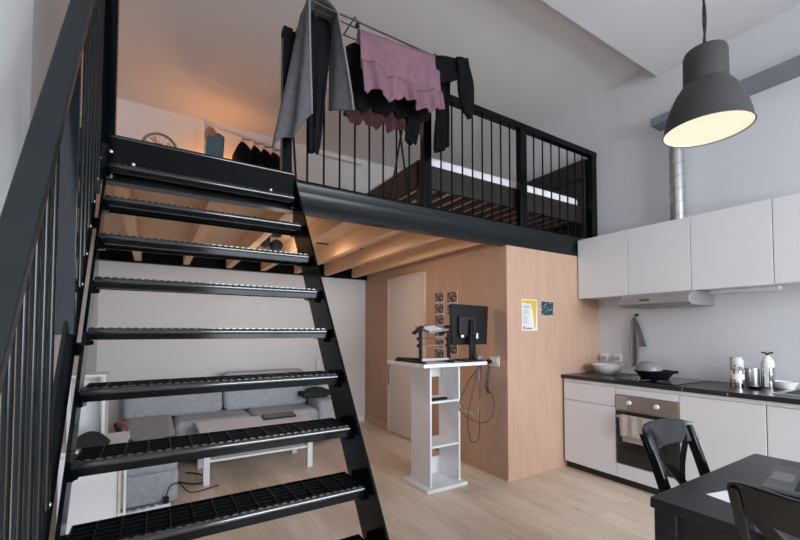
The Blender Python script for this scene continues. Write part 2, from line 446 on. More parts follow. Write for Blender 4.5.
# ------------------------------------------------------------------ laundry
rk = thing('drying_rack', 'black wire drying rack hooked over the loft railing and full of laundry', 'drying rack', (1.3, 2.5, 2.30))
f = MB()
f.tube([(.77, 2.30, 3.34), (1.93, 2.30, 3.34), (1.93, 2.85, 3.34), (.77, 2.85, 3.34)], .006, 6, closed=True)
link('frame', f, 'black_plastic', rk)
for y in (2.36, 2.46, 2.56, 2.66, 2.76): link('rod', MB().tube([(.77, y, 3.345), (1.93, y, 3.345)], .004, 6), 'black_plastic', rk)
for x in (.85, 1.09, 1.75):
    link('end_wire', MB().tube([(x, 2.30, 3.345), (x, 2.34, 3.40), (x-.02, 2.46, 3.365), (x-.02, 2.85, 3.345)], .0045, 6), 'black_plastic', rk)
for x in (1.10, 1.765):
    link('joint', MB().ball((x, 2.325, 3.335), .016, (1, 1, 1), 10, 7), 'black_plastic', rk)
for x in (.79, 1.70):
    link('leg', MB().tube([(x, 2.60, 3.34), (x, 2.98, 2.305)], .008, 6), 'black_plastic', rk)
    link('leg', MB().tube([(x, 2.84, 3.34), (x, 2.62, 2.305)], .008, 6), 'black_plastic', rk)
link('hook', MB().tube([(1.86, 2.40, 3.25), (1.90, 2.34, 3.24), (1.91, 2.34, 3.255)], .010, 6), 'black_plastic', rk)

def lerp(a, b, t): return Vector(a)*(1-t) + Vector(b)*t
def bil(TL, TR, BR, BL):
    return lambda u, v: lerp(lerp(TL, TR, u), lerp(BL, BR, u), v)
def cloth(name, corners, mat, label, cat, nu=24, nv=20, amp=.012, fr=5, hem=.02, hf=9, ph=0, top=0, th=.006, dirn=(0, -1, 0), group=None):
    B = bil(*corners); dn = Vector(dirn)
    def f(u, v):
        p = B(u, v)
        p += dn*(amp*(.25+.75*v)*(sin(fr*2*pi*u+ph+1.3*sin(3*v+ph)) + .45*sin(fr*4.3*pi*u+2*ph+2*v)))
        p.z += hem*v*v*(.6*sin(hf*2*pi*u+ph)+.4*sin(hf*3.7*pi*u+1+ph)) + top*(1-v)*abs(sin(hf*pi*u))
        return p
    o = link(name, MB().grid(f, nu, nv), mat, smooth=70, solid=th)
    return tag(o, label, cat, group)
# grey bath towel over the wire end: two flaps and the fold
tw = thing('bath_towel', 'large grey bath towel draped over the left end of the drying rack', 'towel', (.85, 2.38, 2.45))
LF = bil((.757, 2.46, 3.33), (.765, 2.30, 3.37), (.774, 2.30, 2.608), (.600, 2.455, 2.430))
RF = bil((.960, 2.46, 3.36), (.950, 2.30, 3.335), (1.052, 2.29, 2.735), (.945, 2.46, 2.780))
def fl(u, v):
    p = LF(u, v); p += Vector((-.012, -.008, 0))*(sin(9*u+1.5*v)*(.3+v)); p.z += .035*v*v*sin(2.4*u*pi)*1.0; return p
def frr(u, v):
    p = RF(u, v); p += Vector((.010, -.004, 0))*(sin(7*u+2*v)*(.2+v)); return p
link('left_flap', MB().grid(fl, 14, 22), 'towel_grey', tw, smooth=70, solid=.009)
link('right_flap', MB().grid(frr, 14, 22), 'towel_grey', tw, smooth=70, solid=.009)
def fold(u, v):
    a, b = lerp((.765, 2.30, 3.37), (.757, 2.46, 3.33), v), lerp((.950, 2.30, 3.335), (.960, 2.46, 3.36), v)
    p = lerp(a, b, u); p.z += .045*sin(pi*u)**.6 if 0 < u < 1 else 0; return p
link('fold', MB().grid(fold, 14, 8), 'towel_grey', tw, smooth=70, solid=.009)
hm = MB().tube([fl(1, j/14) + Vector((0, -.004, 0)) for j in range(15)], .0065, 6)
hm.tube([frr(1, j/14) + Vector((0, -.004, 0)) for j in range(15)], .0065, 6)
hm.tube([fold(j/10, 0) + Vector((0, -.004, 0)) for j in range(11)], .0065, 6)
link('hem', hm, 'towel_hem', tw)
cloth('trousers_and_shade', ((.79, 2.445, 3.355), (.972, 2.445, 3.385), (.892, 2.44, 2.50), (.815, 2.44, 2.44)), 'dark_grey_cloth',
      'long dark trouser leg hanging inside the grey bath towel, widened as its inner shade', 'trousers', 12, 20, .012, 2, .03, 1.2, th=.02)  # cloth widened and darkened so it also gives the towel's inner shade
# pink blanket
pk = thing('pink_shirt', 'dusty pink top with ruffled hem hung in the middle of the rack', 'laundry', (1.45, 2.33, 2.85))
PB = bil((1.095, 2.285, 3.275), (1.745, 2.285, 3.33), (1.735, 2.27, 2.97), (1.095, 2.27, 3.01))
def pf(u, v):
    p = PB(u, v); p += Vector((0, -1, 0))*(.014*v*(sin(29*u+3*v)+.6*sin(51*u+1)) + .022*v*sin(2.6*pi*u)); return p
link('body', MB().grid(pf, 40, 20), 'pink_cloth', pk, smooth=70, solid=.006)
def pr_(u, v):
    p = pf(u, .84); p.y -= .012 + .016*v*(1+sin(44*u)+.5*sin(71*u+2)) + .02*v
    p.z += .02*sin(15*u) + .03*max(0, .25-u) - v*(.205 + .03*sin(5.2*u+2.3) + .012*sin(23*u+2*sin(9*u))+.008*sin(47*u)) + (.09*v*u*u); return p
link('ruffle', MB().grid(pr_, 56, 10), 'pink_cloth', pk, smooth=70, solid=.006)
def pb2(u, v):
    p = lerp((1.095, 2.285, 3.275), (1.745, 2.285, 3.33), u); a = v*pi*.9
    return p + Vector((0, .022*(1-cos(a)), .016*sin(a) - .16*max(0, v-.6)))
link('turn_over', MB().grid(pb2, 20, 10), 'pink_cloth', pk, smooth=70, solid=.006)
cloth('black_shirt', ((1.05, 2.40, 3.22), (1.80, 2.40, 3.34), (1.73, 2.40, 2.905), (1.045, 2.40, 2.815)), 'black_cloth',
      'black shirt hanging behind the dusty pink top, peeking out at its left', 'shirt', 36, 20, .012, 6, .03, 4, top=.05)
cloth('maroon_top', ((1.06, 2.44, 3.0), (1.70, 2.44, 3.1), (1.70, 2.43, 2.80), (1.05, 2.43, 2.735)), 'maroon_cloth',
      'dark maroon top with wavy hem showing lowest below the pink one', 'shirt', 44, 14, .016, 7, .035, 4.5, ph=1)
cloth('black_stocking', ((1.80, 2.37, 3.33), (1.915, 2.38, 3.30), (1.905, 2.39, 2.73), (1.765, 2.39, 2.67)), 'black_cloth',
      'black trouser leg hanging straight down right of the pink top', 'trousers', 14, 20, .014, 2, .02, 1, ph=2, th=.025)
cloth('black_sock', ((1.56, 2.415, 2.92), (1.665, 2.415, 2.95), (1.635, 2.42, 2.715), (1.53, 2.42, 2.70)), 'black_cloth',
      'short black sleeve end hanging below the maroon top', 'shirt', 10, 12, .010, 2, .02, 1.5, ph=.5, th=.02)
sl = thing('black_sweater', 'black sweater sleeve flung out over the right end of the drying rack', 'sweater', (1.95, 2.27, 2.9))
def slv(u, v):
    p = bil((1.868, 2.245, 3.35), (1.986, 2.235, 3.375), (2.050, 2.24, 2.985), (1.935, 2.24, 2.955))(u, v)
    p.y -= .012*sin(5*u+7*v); p.z -= .05*v**4*(1-abs(2*u-1)); return p
link('sleeve', MB().grid(slv, 10, 16), 'black_cloth', sl, smooth=70, solid=.03)
link('shoulder', MB().grid(lambda u, v: bil((1.70, 2.30, 3.33), (1.985, 2.24, 3.385), (1.985, 2.24, 3.24), (1.70, 2.30, 3.13))(u, v) + Vector((0, -.012*sin(6*u+3*v), 0)), 12, 8), 'black_cloth', sl, smooth=70, solid=.025)

# ------------------------------------------------------------------ things seen over the loft edge
fn = thing('desk_fan', 'small round fan with brown rim peeking over the top of the stair', 'fan', (0, 3.2, 2.30))
ring = MB().tube([(.102*cos(a), 3.2, 2.59+.102*sin(a)) for a in [2*pi*i/32 for i in range(32)]], .009, 8, closed=True)
link('rim', ring, 'fan_brown', fn)
gd = MB()
for i in range(16):
    a = 2*pi*i/16; gd.tube([(.03*cos(a), 3.185, 2.59+.03*sin(a)), (.10*cos(a), 3.198, 2.59+.10*sin(a))], .0015, 5)
link('guard', gd, 'fan_brown', fn)
bl = MB()
for i in range(4):
    a = pi/2*i+.5
    bl.hexa([Vector((0, 3.205, 2.59)) + Vector((cos(a+t)*r, dy, sin(a+t)*r)) for dy in (0, .004) for r, t in ((.02, -.3), (.088, -.25), (.088, .25), (.02, .3))])
link('blade', bl, 'hanger_wood', fn)
link('hub', MB().lathe([(.03, 0), (.03, .05), (.02, .09)], (0, 3.185, 2.59), 16, axis='Y'), 'fan_brown', fn)
link('stand', MB().tube([(0, 3.24, 2.605), (0, 3.24, 2.33)], .012, 10).lathe([(.09, 2.30), (.09, 2.315), (.02, 2.33)], (0, 3.24, 0), 20), 'fan_brown', fn)

RA, RB = Vector((.42, 4.67, 3.55)), Vector((1.40, 4.92, 3.55))
gr = thing('clothes_rack', 'white garment rack near the loft back wall holding dark clothes', 'clothes rack', (.91, 4.8, 2.30))
link('rod', MB().tube([RA, RB], .012, 8), 'white_metal', gr)
link('upper_rod', MB().tube([RA+Vector((0, .06, .05)), RB+Vector((0, .06, .05))], .010, 8), 'white_metal', gr)
for p in (RA, RB):
    link('upright', MB().tube([p+Vector((0, 0, .06)), Vector((p.x, p.y, 2.305))], .012, 8).tube([(p.x, p.y-.22, 2.312), (p.x, p.y+.22, 2.312)], .012, 8), 'white_metal', gr)
rd = (RB-RA).normalized(); rn = Vector((-rd.y, rd.x, 0))
def garment(t, mat, label, cat, w=.2, h=.75, thick=.045, group=None):
    c = RA + (RB-RA)*t; th = thing('hung_garment', label, cat, (c.x, c.y, c.z-h-.08), group)
    hk = MB().tube([c+Vector((0, 0, .014)), c+Vector((0, 0, -.03)), c+rn*w+Vector((0, 0, -.10))], .006, 6).tube([c+Vector((0, 0, -.03)), c-rn*w+Vector((0, 0, -.10))], .009, 6)
    link('hanger', hk, 'hanger_wood', th)
    rows = [(.10*w, -.06), (.5*w, -.12), (.98*w, -.22), (.95*w, -.3), (1.0*w, -.55), (1.05*w, -.08-h)]
    g = MB(); rings = []
    for q_, (r, dz) in enumerate(rows):
        ring = []; tk = (.25, .6, .9, 1, 1, 1)[q_]
        for k in range(16):
            a = 2*pi*k/16; wob = 1+.12*sin(5*a+20*dz)
            ring.append(g.bm.verts.new(c + rn*(r*cos(a)) + rd*(tk*thick*sin(a)*wob) + Vector((0, 0, dz))))
        rings.append(ring)
    for a, b in zip(rings, rings[1:]):
        for k in range(16): g.bm.faces.new([a[k], a[(k+1) % 16], b[(k+1) % 16], b[k]])
    g.bm.faces.new(rings[0][::-1]); g.bm.faces.new(rings[-1])
    link('cloth', g, mat, th, smooth=70)
for i, t in enumerate((.40, .54, .66, .78, .89)):
    garment(t, 'black_cloth' if i != 3 else 'dark_grey_cloth',
            ['black garment hanging leftmost in the dark row on the loft garment rack', 'black garment second from left in the dark row on the garment rack',
             'black garment in the middle of the dark row on the garment rack', 'charcoal garment second from right in the dark row on the garment rack',
             'black garment hanging rightmost on the garment rack beside the grey towel'][i], 'clothing', .19+.01*i, thick=.095 if i == 0 else .055, group='clothes on the loft garment rack')
bgm = thing('teal_tote_bag', 'teal cloth bag with tan handle hanging at left end of garment rack', 'bag', (.50, 4.62, 3.12))
g = MB().prism([(.42, 3.12), (.585, 3.12), (.60, 3.42), (.53, 3.455), (.49, 3.40), (.43, 3.41)], 'Y', 4.58, 4.66)
link('sack', g, 'teal_cloth', bgm, bevel=.02, seg=3)
link('handle', MB().tube([(.44, 4.62, 3.38), (.435, 4.63, 3.44), (.465, 4.66, 3.50), (.50, 4.65, 3.46), (.51, 4.62, 3.40)], .03, 8, smooth=4), 'hanger_wood', bgm)
tr = thing('curtain_rod', 'short white rod fixed high on the loft back wall', 'rod', (2.2, 5.25, 3.80))
link('tube', MB().tube([(1.89, 5.22, 3.80), (2.57, 5.22, 3.80)], .020, 8), 'white_metal', tr)
link('arm', MB().box(2.50, 2.53, 5.22, 5.29, 3.80, 3.82), 'white_metal', tr); link('arm', MB().box(1.93, 1.96, 5.22, 5.29, 3.80, 3.82), 'white_metal', tr)

# ------------------------------------------------------------------ spotlight under the loft
sp = thing('spotlight', 'black adjustable spotlight fixed to a joist under the loft', 'spotlight', (.98, 3.9, 2.25))
link('mount', MB().box(.83, 1.01, 3.80, 3.88, 2.225, 2.25), 'black_plastic', sp, bevel=.004)
link('head', MB().lathe([(.045, -.06), (.06, -.02), (.055, .06), (.03, .09)], (.97, 3.84, 2.135), 16, axis='Y'), 'black_plastic', sp)
link('head', MB().lathe([(.04, -.05), (.05, 0), (.03, .07)], (.865, 3.84, 2.15), 16, axis='Y'), 'black_plastic', sp)
link('yoke', MB().tube([(.90, 3.84, 2.23), (.905, 3.84, 2.13), (.97, 3.84, 2.13)], .012, 8).tube([(.865, 3.84, 2.23), (.865, 3.84, 2.15)], .012, 8), 'black_plastic', sp)
for x, y, L, nm in ((1.39, 3.97, .16, 'thin dark slot mark on the soffit between joists near the stair'), (1.86, 3.97, .09, 'short dark slot mark on the soffit further right between joists')):
    tag(link('ceiling_clip', MB().box(x, x+L, y, y+.02, 2.238, 2.25), 'dark_gap'), nm, 'fitting')

# ------------------------------------------------------------------ sofa
sf = thing('corner_sofa', 'light grey fabric corner sofa against the white wall under the loft', 'sofa', (.6, 4.6, 0))
def soft(name, b, bev=.05, mat='sofa_fabric'):
    return link(name, MB().box(*b), mat, sf, bevel=bev, seg=4)
soft('base', (-.28, 1.66, 4.44, 5.22, .05, .24), .03)
soft('chaise_base', (-.25, .165, 3.48, 4.44, .03, .27), .03)
soft('seat_cushion', (-.25, .165, 3.46, 4.98, .25, .45), .06)
soft('seat_cushion', (.17, .90, 4.42, 4.98, .24, .43), .06)
soft('seat_cushion', (.905, 1.63, 4.42, 4.98, .24, .43), .06)
soft('backrest', (-.28, 1.85, 5.02, 5.24, .05, .66), .05)
for x0, x1, zt in ((-.27, .655, .785), (.665, 1.62, .845)):
    c = MB(); c.hexa([(x0, 4.80, .42), (x1, 4.80, .42), (x1, 5.06, .42), (x0, 5.06, .42), (x0, 4.93, zt), (x1, 4.93, zt), (x1, 5.10, zt), (x0, 5.10, zt)])
    link('back_cushion', c, 'sofa_fabric', sf, bevel=.06, seg=4)
soft('armrest', (1.63, 1.86, 4.42, 5.22, .05, .52), .06)
o = link('throw_blanket', MB().grid(lambda u, v: Vector((1.50+.40*u, 4.60+.36*v, .548+.045*sin(pi*u)*sin(pi*v)+.012*sin(9*u+4*v))), 18, 14), 'green_fabric', solid=.05, smooth=70)
tag(o, 'dark green blanket bundled over the right sofa arm', 'blanket')

# coffee table
ct = thing('coffee_table', 'low white coffee table in front of the grey sofa', 'coffee table', (.85, 4.07, 0))
link('tabletop', MB().box(.345, 1.345, 3.76, 4.36, .395, .43), 'white_laminate', ct, bevel=.004)
for x in (.365, 1.275):
    for y in (3.78, 4.29): link('leg', MB().box(x, x+.05, y, y+.05, 0, .395), 'white_laminate', ct, bevel=.002)
link('shelf', MB().box(.415, 1.275, 3.80, 4.32, .185, .203), 'white_laminate', ct)
nb = thing('closed_notebook', 'black closed notebook computer lying on the white coffee table', 'laptop', (1.13, 4.22, .43))
def slab(x0, x1, y0, y1, sk, z0, z1): return MB().hexa([(x+k, y, z) for z in (z0, z1) for x, y, k in ((x0, y0, 0), (x1, y0, 0), (x1, y1, sk), (x0, y1, sk))])
link('lower_case', slab(.93, 1.26, 4.10, 4.31, .02, .431, .445), 'black_plastic', nb, bevel=.003)
link('lid', slab(.935, 1.255, 4.105, 4.305, .02, .446, .454), 'laptop_grey', nb, bevel=.003)

# ------------------------------------------------------------------ white cabinets left under the stair
cb = thing('white_cabinet', 'low white cabinet with round finger hole behind the lower stair treads', 'cabinet', (-.25, 3.05, 0))
link('body', MB().box(-.44, -.175, 2.82, 3.18, .0, .635), 'white_laminate', cb, bevel=.003)
link('top', MB().box(-.45, -.135, 2.80, 3.20, .635, .655), 'white_laminate', cb, bevel=.003)
d = link('door', MB().box(-.435, -.185, 2.802, 2.82, .03, .625), 'white_laminate', cb, bevel=.003)
link('finger_hole', MB().tube([(-.235+.014*cos(a), 2.80, .56+.014*sin(a)) for a in [2*pi*i/20 for i in range(20)]], .003, 6, closed=True), 'cable_grey', d)
for x in (-.168, -.142): link('rail', MB().box(x, x+.012, 2.805, 2.825, .0, .635), 'edge_gold' if x < -.15 else 'white_laminate', cb)
for z in (.22, .26): link('crossbar', MB().box(-.172, -.128, 2.80, 2.825, z, z+.012), 'white_laminate', cb)
bx = thing('white_shelf_unit', 'narrow white open shelf unit standing on the cabinet under the stair', 'shelf', (-.33, 3.1, .655))
link('side', MB().box(-.268, -.252, 2.98, 3.19, .655, 1.04), 'white_laminate', bx); link('side', MB().box(-.43, -.414, 2.98, 3.19, .655, 1.04), 'white_laminate', bx)
link('back', MB().box(-.414, -.300, 3.17, 3.19, .655, 1.04), 'white_laminate', bx); link('top', MB().box(-.43, -.252, 2.98, 3.19, 1.04, 1.055), 'white_laminate', bx)
o = link('black_pouch', MB().grid(lambda u, v: Vector((-.40+.18*u, 2.85+.1*v, .66+.075*sin(pi*u)**.7*sin(pi*v)**.6+.0)), 14, 10), 'black_bag', smooth=80, solid=.006)
tag(o, 'slumped black pouch lying on top of the low white cabinet', 'bag')
o = link('clutter_cable', MB().tube([(-.15, 3.52, .52), (-.08, 3.55, .475), (.02, 3.60, .47), (.10, 3.66, .475), (.165, 3.70, .46), (.185, 3.72, .40)], .009, 8, smooth=6), 'cable_black')
tag(o, 'thick black cable lying across the sofa chaise beside the cabinet', 'cable')
rp = thing('game_controller', 'small black and red gadget lying on sofa seat beside the cabinet', 'gadget', (-.2, 3.5, .45))
link('shell', MB().obox((-.20, 3.55, .55), (.03, .05, .21), (0, radians(-20), 0)), 'black_plastic', rp, bevel=.008)
link('strap', MB().tube([(-.24, 3.54, .60), (-.20, 3.52, .66), (-.17, 3.54, .61), (-.165, 3.55, .56)], .008, 6, smooth=4), 'red_plastic', rp)
link('plug', MB().obox((-.165, 3.54, .545), (.025, .03, .03), (.3, .2, .4)), 'strip_white', rp, bevel=.003)
ps = thing('power_strip', 'white power strip on floor in front of the sofa chaise', 'power strip', (-.02, 3.3, 0))
link('body', MB().obox((-.02, 3.40, .03), (.27, .055, .055), (0, 0, .12)), 'strip_white', ps, bevel=.006)
for i in range(4):
    x = -.11+i*.055; link('outlet', MB().lathe([(.018, 0), (.018, .002)], (x, 3.40+(x+.02)*.12, .0575), 14), 'cable_grey', ps)
link('plug', MB().obox((.085, 3.412, .08), (.035, .04, .045), (0, 0, .12)), 'black_plastic', ps, bevel=.005)
def cable(name, pts, r, mat, label, sm=6):
    return tag(link(name, MB().tube(pts, r, 6, smooth=sm), mat), label, 'cable')
cable('power_cable', [(.085, 3.41, .10), (.11, 3.42, .17), (.17, 3.45, .17), (.24, 3.55, .06), (.33, 3.66, .01), (.48, 3.72, .01)], .005, 'cable_black', 'black cable arching from the power strip toward the coffee table')
cable('power_cable', [(.18, 4.0, .01), (.26, 3.88, .012), (.34, 3.84, .012), (.42, 3.90, .01), (.36, 4.1, .01), (.26, 4.2, .01)], .006, 'cable_black', 'black cable coiled on floor by left leg of the coffee table')
wc = thing('wall_cable', 'white hanging cord on the back wall right of the sofa', 'cord', (1.91, 5.26, .3))
link('cord', MB().tube([(1.915, 5.265, .98), (1.91, 5.265, .3)], .012, 8), 'white_plastic', wc)
link('switch', MB().box(1.89, 1.94, 5.245, 5.28, .80, .92), 'strip_white', wc, bevel=.006)

# ------------------------------------------------------------------ standing desk
sd = thing('standing_desk', 'white narrow pillar standing desk with open shelves by the plywood wall', 'desk', (2.12, 2.84, 0))
W = 'white_laminate'
link('base', MB().box(1.882, 2.305, 2.635, 3.01, 0, .028), W, sd, bevel=.003)
link('side_panel', MB().box(1.945, 1.963, 2.685, 2.97, .028, 1.03), W, sd, bevel=.002)
link('side_panel', MB().box(2.250, 2.268, 2.685, 2.97, .028, 1.03), W, sd, bevel=.002)
for z in (.358, .728): link('shelf', MB().box(1.963, 2.250, 2.687, 2.968, z-.018, z), W, sd, bevel=.002)
link('back_strip', MB().box(1.963, 2.250, 2.952, 2.968, .028, .175), W, sd); link('back_strip', MB().box(1.963, 2.250, 2.952, 2.968, .90, 1.03), W, sd)
link('top', MB().box(1.755, 2.42, 2.505, 3.07, 1.03, 1.058), W, sd, bevel=.003)
ad = thing('power_adapter', 'dark power adapter lying on the upper shelf of the standing desk', 'adapter', (2.15, 2.76, .725))
link('brick', MB().box(1.99, 2.15, 2.71, 2.75, .729, .750), 'black_plastic', ad, bevel=.005)
link('lead', MB().tube([(2.15, 2.73, .74), (2.19, 2.72, .735), (2.23, 2.74, .734)], .006, 6, smooth=4), 'cable_grey', ad)
ZD = 1.058
ls = thing('laptop_stand', 'black and silver laptop riser stand on left of the standing desk', 'laptop stand', (1.91, 2.66, ZD))
for x in (1.80, 2.085):
    link('upright', MB().box(x-.010, x+.010, 2.60, 2.625, ZD, 1.335), 'black_plastic', ls, bevel=.002)
    link('foot', MB().box(x-.013, x+.013, 2.55, 2.86, ZD, ZD+.018), 'black_plastic', ls, bevel=.002)
    link('arm', MB().obox((x-.02, 2.62, 1.325), (.10, .05, .016), (0, radians(-35), 0)), 'black_plastic', ls, bevel=.002)
    for z in (1.20, 1.255): link('knob', MB().lathe([(.013, 0), (.013, .02)], (x-.03, 2.612, z), 10, axis='X'), 'black_plastic', ls)
for z in (1.20, 1.255): link('crossbar', MB().tube([(1.80, 2.612, z), (2.085, 2.612, z)], .006, 8), 'chrome', ls)
link('base_bar', MB().box(1.80, 2.085, 2.60, 2.63, ZD+.018, ZD+.04), 'stainless', ls, bevel=.003)
lp = thing('raised_laptop', 'thin silver laptop tilted on top of the black riser stand', 'laptop', (1.91, 2.68, 1.34))
link('base_case', MB().obox((1.925, 2.63, 1.338), (.20, .20, .012), (radians(14), radians(-8), 0)), 'trackpad', lp, bevel=.003)
link('sheet', MB().obox((1.90, 2.60, 1.340), (.13, .13, .003), (radians(14), radians(-8), 0)), 'paper', lp)
link('screen', MB().obox((2.03, 2.60, 1.335), (.12, .12, .010), (0, radians(-28), 0)), 'black_plastic', lp, bevel=.003)
mo = thing('computer_monitor', 'black monitor seen from behind on right of the standing desk', 'monitor', (2.36, 2.68, ZD))
pn = link('panel', MB().hexa([(2.185, 2.69, 1.198), (2.575, 2.67, 1.198), (2.575, 2.70, 1.198), (2.185, 2.72, 1.198), (2.175, 2.69, 1.556), (2.595, 2.67, 1.545), (2.595, 2.70, 1.545), (2.175, 2.72, 1.556)]), 'black_plastic', mo, bevel=.006)
link('rear_housing', MB().box(2.24, 2.44, 2.655, 2.70, 1.27, 1.45), 'dark_plastic', pn, bevel=.012)
link('label', MB().box(2.256, 2.286, 2.651, 2.656, 1.262, 1.284), 'strip_white', pn); link('label', MB().box(2.448, 2.468, 2.670, 2.680, 1.25, 1.30), 'strip_white', pn)
link('stand_neck', MB().hexa([(2.315, 2.60, ZD), (2.385, 2.60, ZD), (2.385, 2.625, ZD), (2.315, 2.625, ZD), (2.345, 2.63, 1.42), (2.385, 2.63, 1.42), (2.385, 2.66, 1.42), (2.345, 2.66, 1.42)]), 'black_plastic', mo, bevel=.006)
link('stand_foot', MB().box(2.22, 2.415, 2.54, 2.76, ZD, ZD+.014), 'dark_plastic', mo, bevel=.004)
ms = thing('computer_mouse', 'black mouse on the far left corner of the standing desk', 'mouse', (1.80, 2.98, ZD))
link('shell', MB().ball((1.805, 2.95, ZD+.004), .05, (.62, 1, .62), 16, 10), 'black_plastic', ms, smooth=80)
link('scroll_wheel', MB().ball((1.805, 2.915, ZD+.027), .008, (.5, 1, 1), 8, 6), 'dark_plastic', ms)
o = link('keyboard', MB().obox((1.90, 2.93, ZD+.013), (.10, .18, .026), (0, 0, .2)), 'black_plastic', bevel=.005)
tag(o, 'black box like gadget behind the mouse on the standing desk', 'gadget')
o = link('docking_station', MB().obox((2.10, 2.70, ZD+.015), (.07, .14, .03), (0, 0, .2)), 'laptop_grey', bevel=.005)
tag(o, 'small grey dock on the desk between riser stand and monitor', 'gadget')
o = link('usb_hub', MB().obox((2.375, 2.575, ZD+.034), (.055, .07, .04), (0, 0, -.2)), 'laptop_grey', bevel=.006)
tag(o, 'grey cable clutter box at the right edge of the standing desk', 'gadget')
# cables hanging from the desk
cable('hanging_cable', [(2.425, 2.56, 1.05), (2.30, 2.60, .90), (2.18, 2.58, .74), (2.16, 2.56, .66), (2.26, 2.55, .58), (2.42, 2.55, .53), (2.52, 2.55, .58), (2.545, 2.55, .68), (2.50, 2.55, .78), (2.44, 2.55, .83), (2.46, 2.55, 1.03)], .0045, 'cable_brown', 'dark cable hanging in a wide loop right of the standing desk')
cable('hanging_cable', [(2.36, 2.56, 1.03), (2.29, 2.55, .80), (2.225, 2.54, .60), (2.25, 2.54, .42), (2.30, 2.54, .385), (2.35, 2.54, .42), (2.36, 2.54, .6), (2.375, 2.55, .85), (2.40, 2.56, 1.03)], .0045, 'cable_brown', 'dark cable hanging lowest in a long narrow loop beside the desk')
cable('hanging_cable', [(2.47, 2.53, 1.02), (2.45, 2.53, .9), (2.445, 2.53, .82), (2.455, 2.53, .78)], .009, 'cable_black', 'thick black cable hanging straight down from right desk corner')
cable('hanging_cable', [(2.40, 2.60, 1.03), (2.42, 2.60, .8), (2.40, 2.60, .62), (2.42, 2.60, .55), (2.30, 2.6, .62), (2.17, 2.62, .66)], .003, 'cable_grey', 'thin grey cable drooping between the brown loops at the desk')
cable('hanging_cable', [(1.82, 3.0, 1.055), (1.79, 3.06, 1.05), (1.775, 3.075, 1.0), (1.77, 3.075, .90), (1.775, 3.07, .84)], .005, 'cable_black', 'black cable dangling off the left end of the standing desk')
cable('hanging_cable', [(2.12, 2.75, 1.028), (2.10, 2.70, .92), (2.13, 2.70, .80), (2.17, 2.70, .745)], .003, 'cable_grey', 'thin grey cable inside the upper opening of the standing desk')
so = thing('wall_socket', 'beige double socket on plywood wall behind the standing desk', 'socket', (2.64, 2.63, .98))
link('plate', MB().box(2.636, 2.65, 2.585, 2.70, .995, 1.085), 'socket_beige', so, bevel=.003)
for y in (2.614, 2.671): link('outlet', MB().lathe([(.022, 0), (.026, .002)], (2.6335, y, 1.04), 16, axis='X'), 'white_plastic', so)
o = link('black_plug', MB().lathe([(.02, 0), (.022, .03), (.012, .05)], (2.583, 2.675, 1.04), 12, axis='X'), 'black_plastic'); tag(o, 'round black plug in the beige wall socket', 'plug')
# photos on plywood wall
PG = 'photo prints on the plywood wall'
def photo(y, z, w, h, label):
    t = thing('photo_print', label, 'photo', (2.648, y, z-h/2), PG)
    link('print_paper', MB().box(2.6455, 2.65, y-w/2, y+w/2, z-h/2, z+h/2), 'poster_paper', t, smooth=0)
    link('picture', MB().box(2.6445, 2.6455, y-w/2+.004, y+w/2-.004, z-h/2+.008, z+h/2-.003), 'photo_dark', t, smooth=0)
names = ['topmost small photo in the left column on the plywood wall', 'second small photo from the top in the left column on plywood', 'third small photo from the top in the left photo column',
         'fourth small photo down, half behind the laptop riser', 'fifth small photo down, behind the riser crossbars', 'lowest small photo of the left column, just above the desk']
for i, n in enumerate(names): photo(3.475, 1.69-.125*i, .165, .115, n)
photo(3.255, 1.675, .165, .125, 'topmost small photo in the right column, above the monitor edge')
photo(3.255, 1.545, .165, .115, 'small photo second in right column, partly hidden by the monitor')
photo(3.255, 1.13, .165, .115, 'small photo low in the right column below the monitor corner')
# posters on the front of the plywood box
po = thing('poster', 'white and yellow printed leaflet taped to front of plywood box', 'poster', (2.945, YL, 1.32))
yf = YL+.0035
link('sheet', MB().box(2.838, 3.048, yf-.001, yf+.0015, 1.322, 1.612), 'poster_paper', po, smooth=0)
pg = MB().prism([(2.844, 1.603), (3.042, 1.603), (3.040, 1.58), (3.020, 1.345), (3.008, 1.345), (2.985, 1.50), (2.962, 1.572), (2.844, 1.575)], 'Y', yf-.002, yf-.001)
link('yellow_area', pg, 'yellow_print', po, smooth=0)
link('text_panel', MB().box(2.848, 2.950, yf-.002, yf-.001, 1.372, 1.562), 'poster_sheet', po, smooth=0)
tx = MB()
for k, (z, L) in enumerate(((1.548, .085), (1.535, .075), (1.505, .06), (1.485, .07), (1.46, .03), (1.44, .06), (1.42, .045), (1.40, .05))): tx.box(2.858, 2.858+L, yf-.003, yf-.002, z-.003, z+.002)
tx.box(2.855, 2.878, yf-.003, yf-.002, 1.332, 1.362); tx.box(2.892, 2.975, yf-.003, yf-.002, 1.336, 1.350)
link('print_lines', tx, 'ink_grey', po, smooth=0)
pc = thing('dark_postcard', 'small square dark teal picture beside the yellow leaflet on plywood', 'picture', (3.19, YL, 1.46))
link('card', MB().box(3.098, 3.285, yf-.001, yf+.0015, 1.462, 1.606), 'poster_paper', pc, smooth=0)
link('print', MB().box(3.102, 3.281, yf-.002, yf-.001, 1.466, 1.602), 'photo_teal', pc, smooth=0)

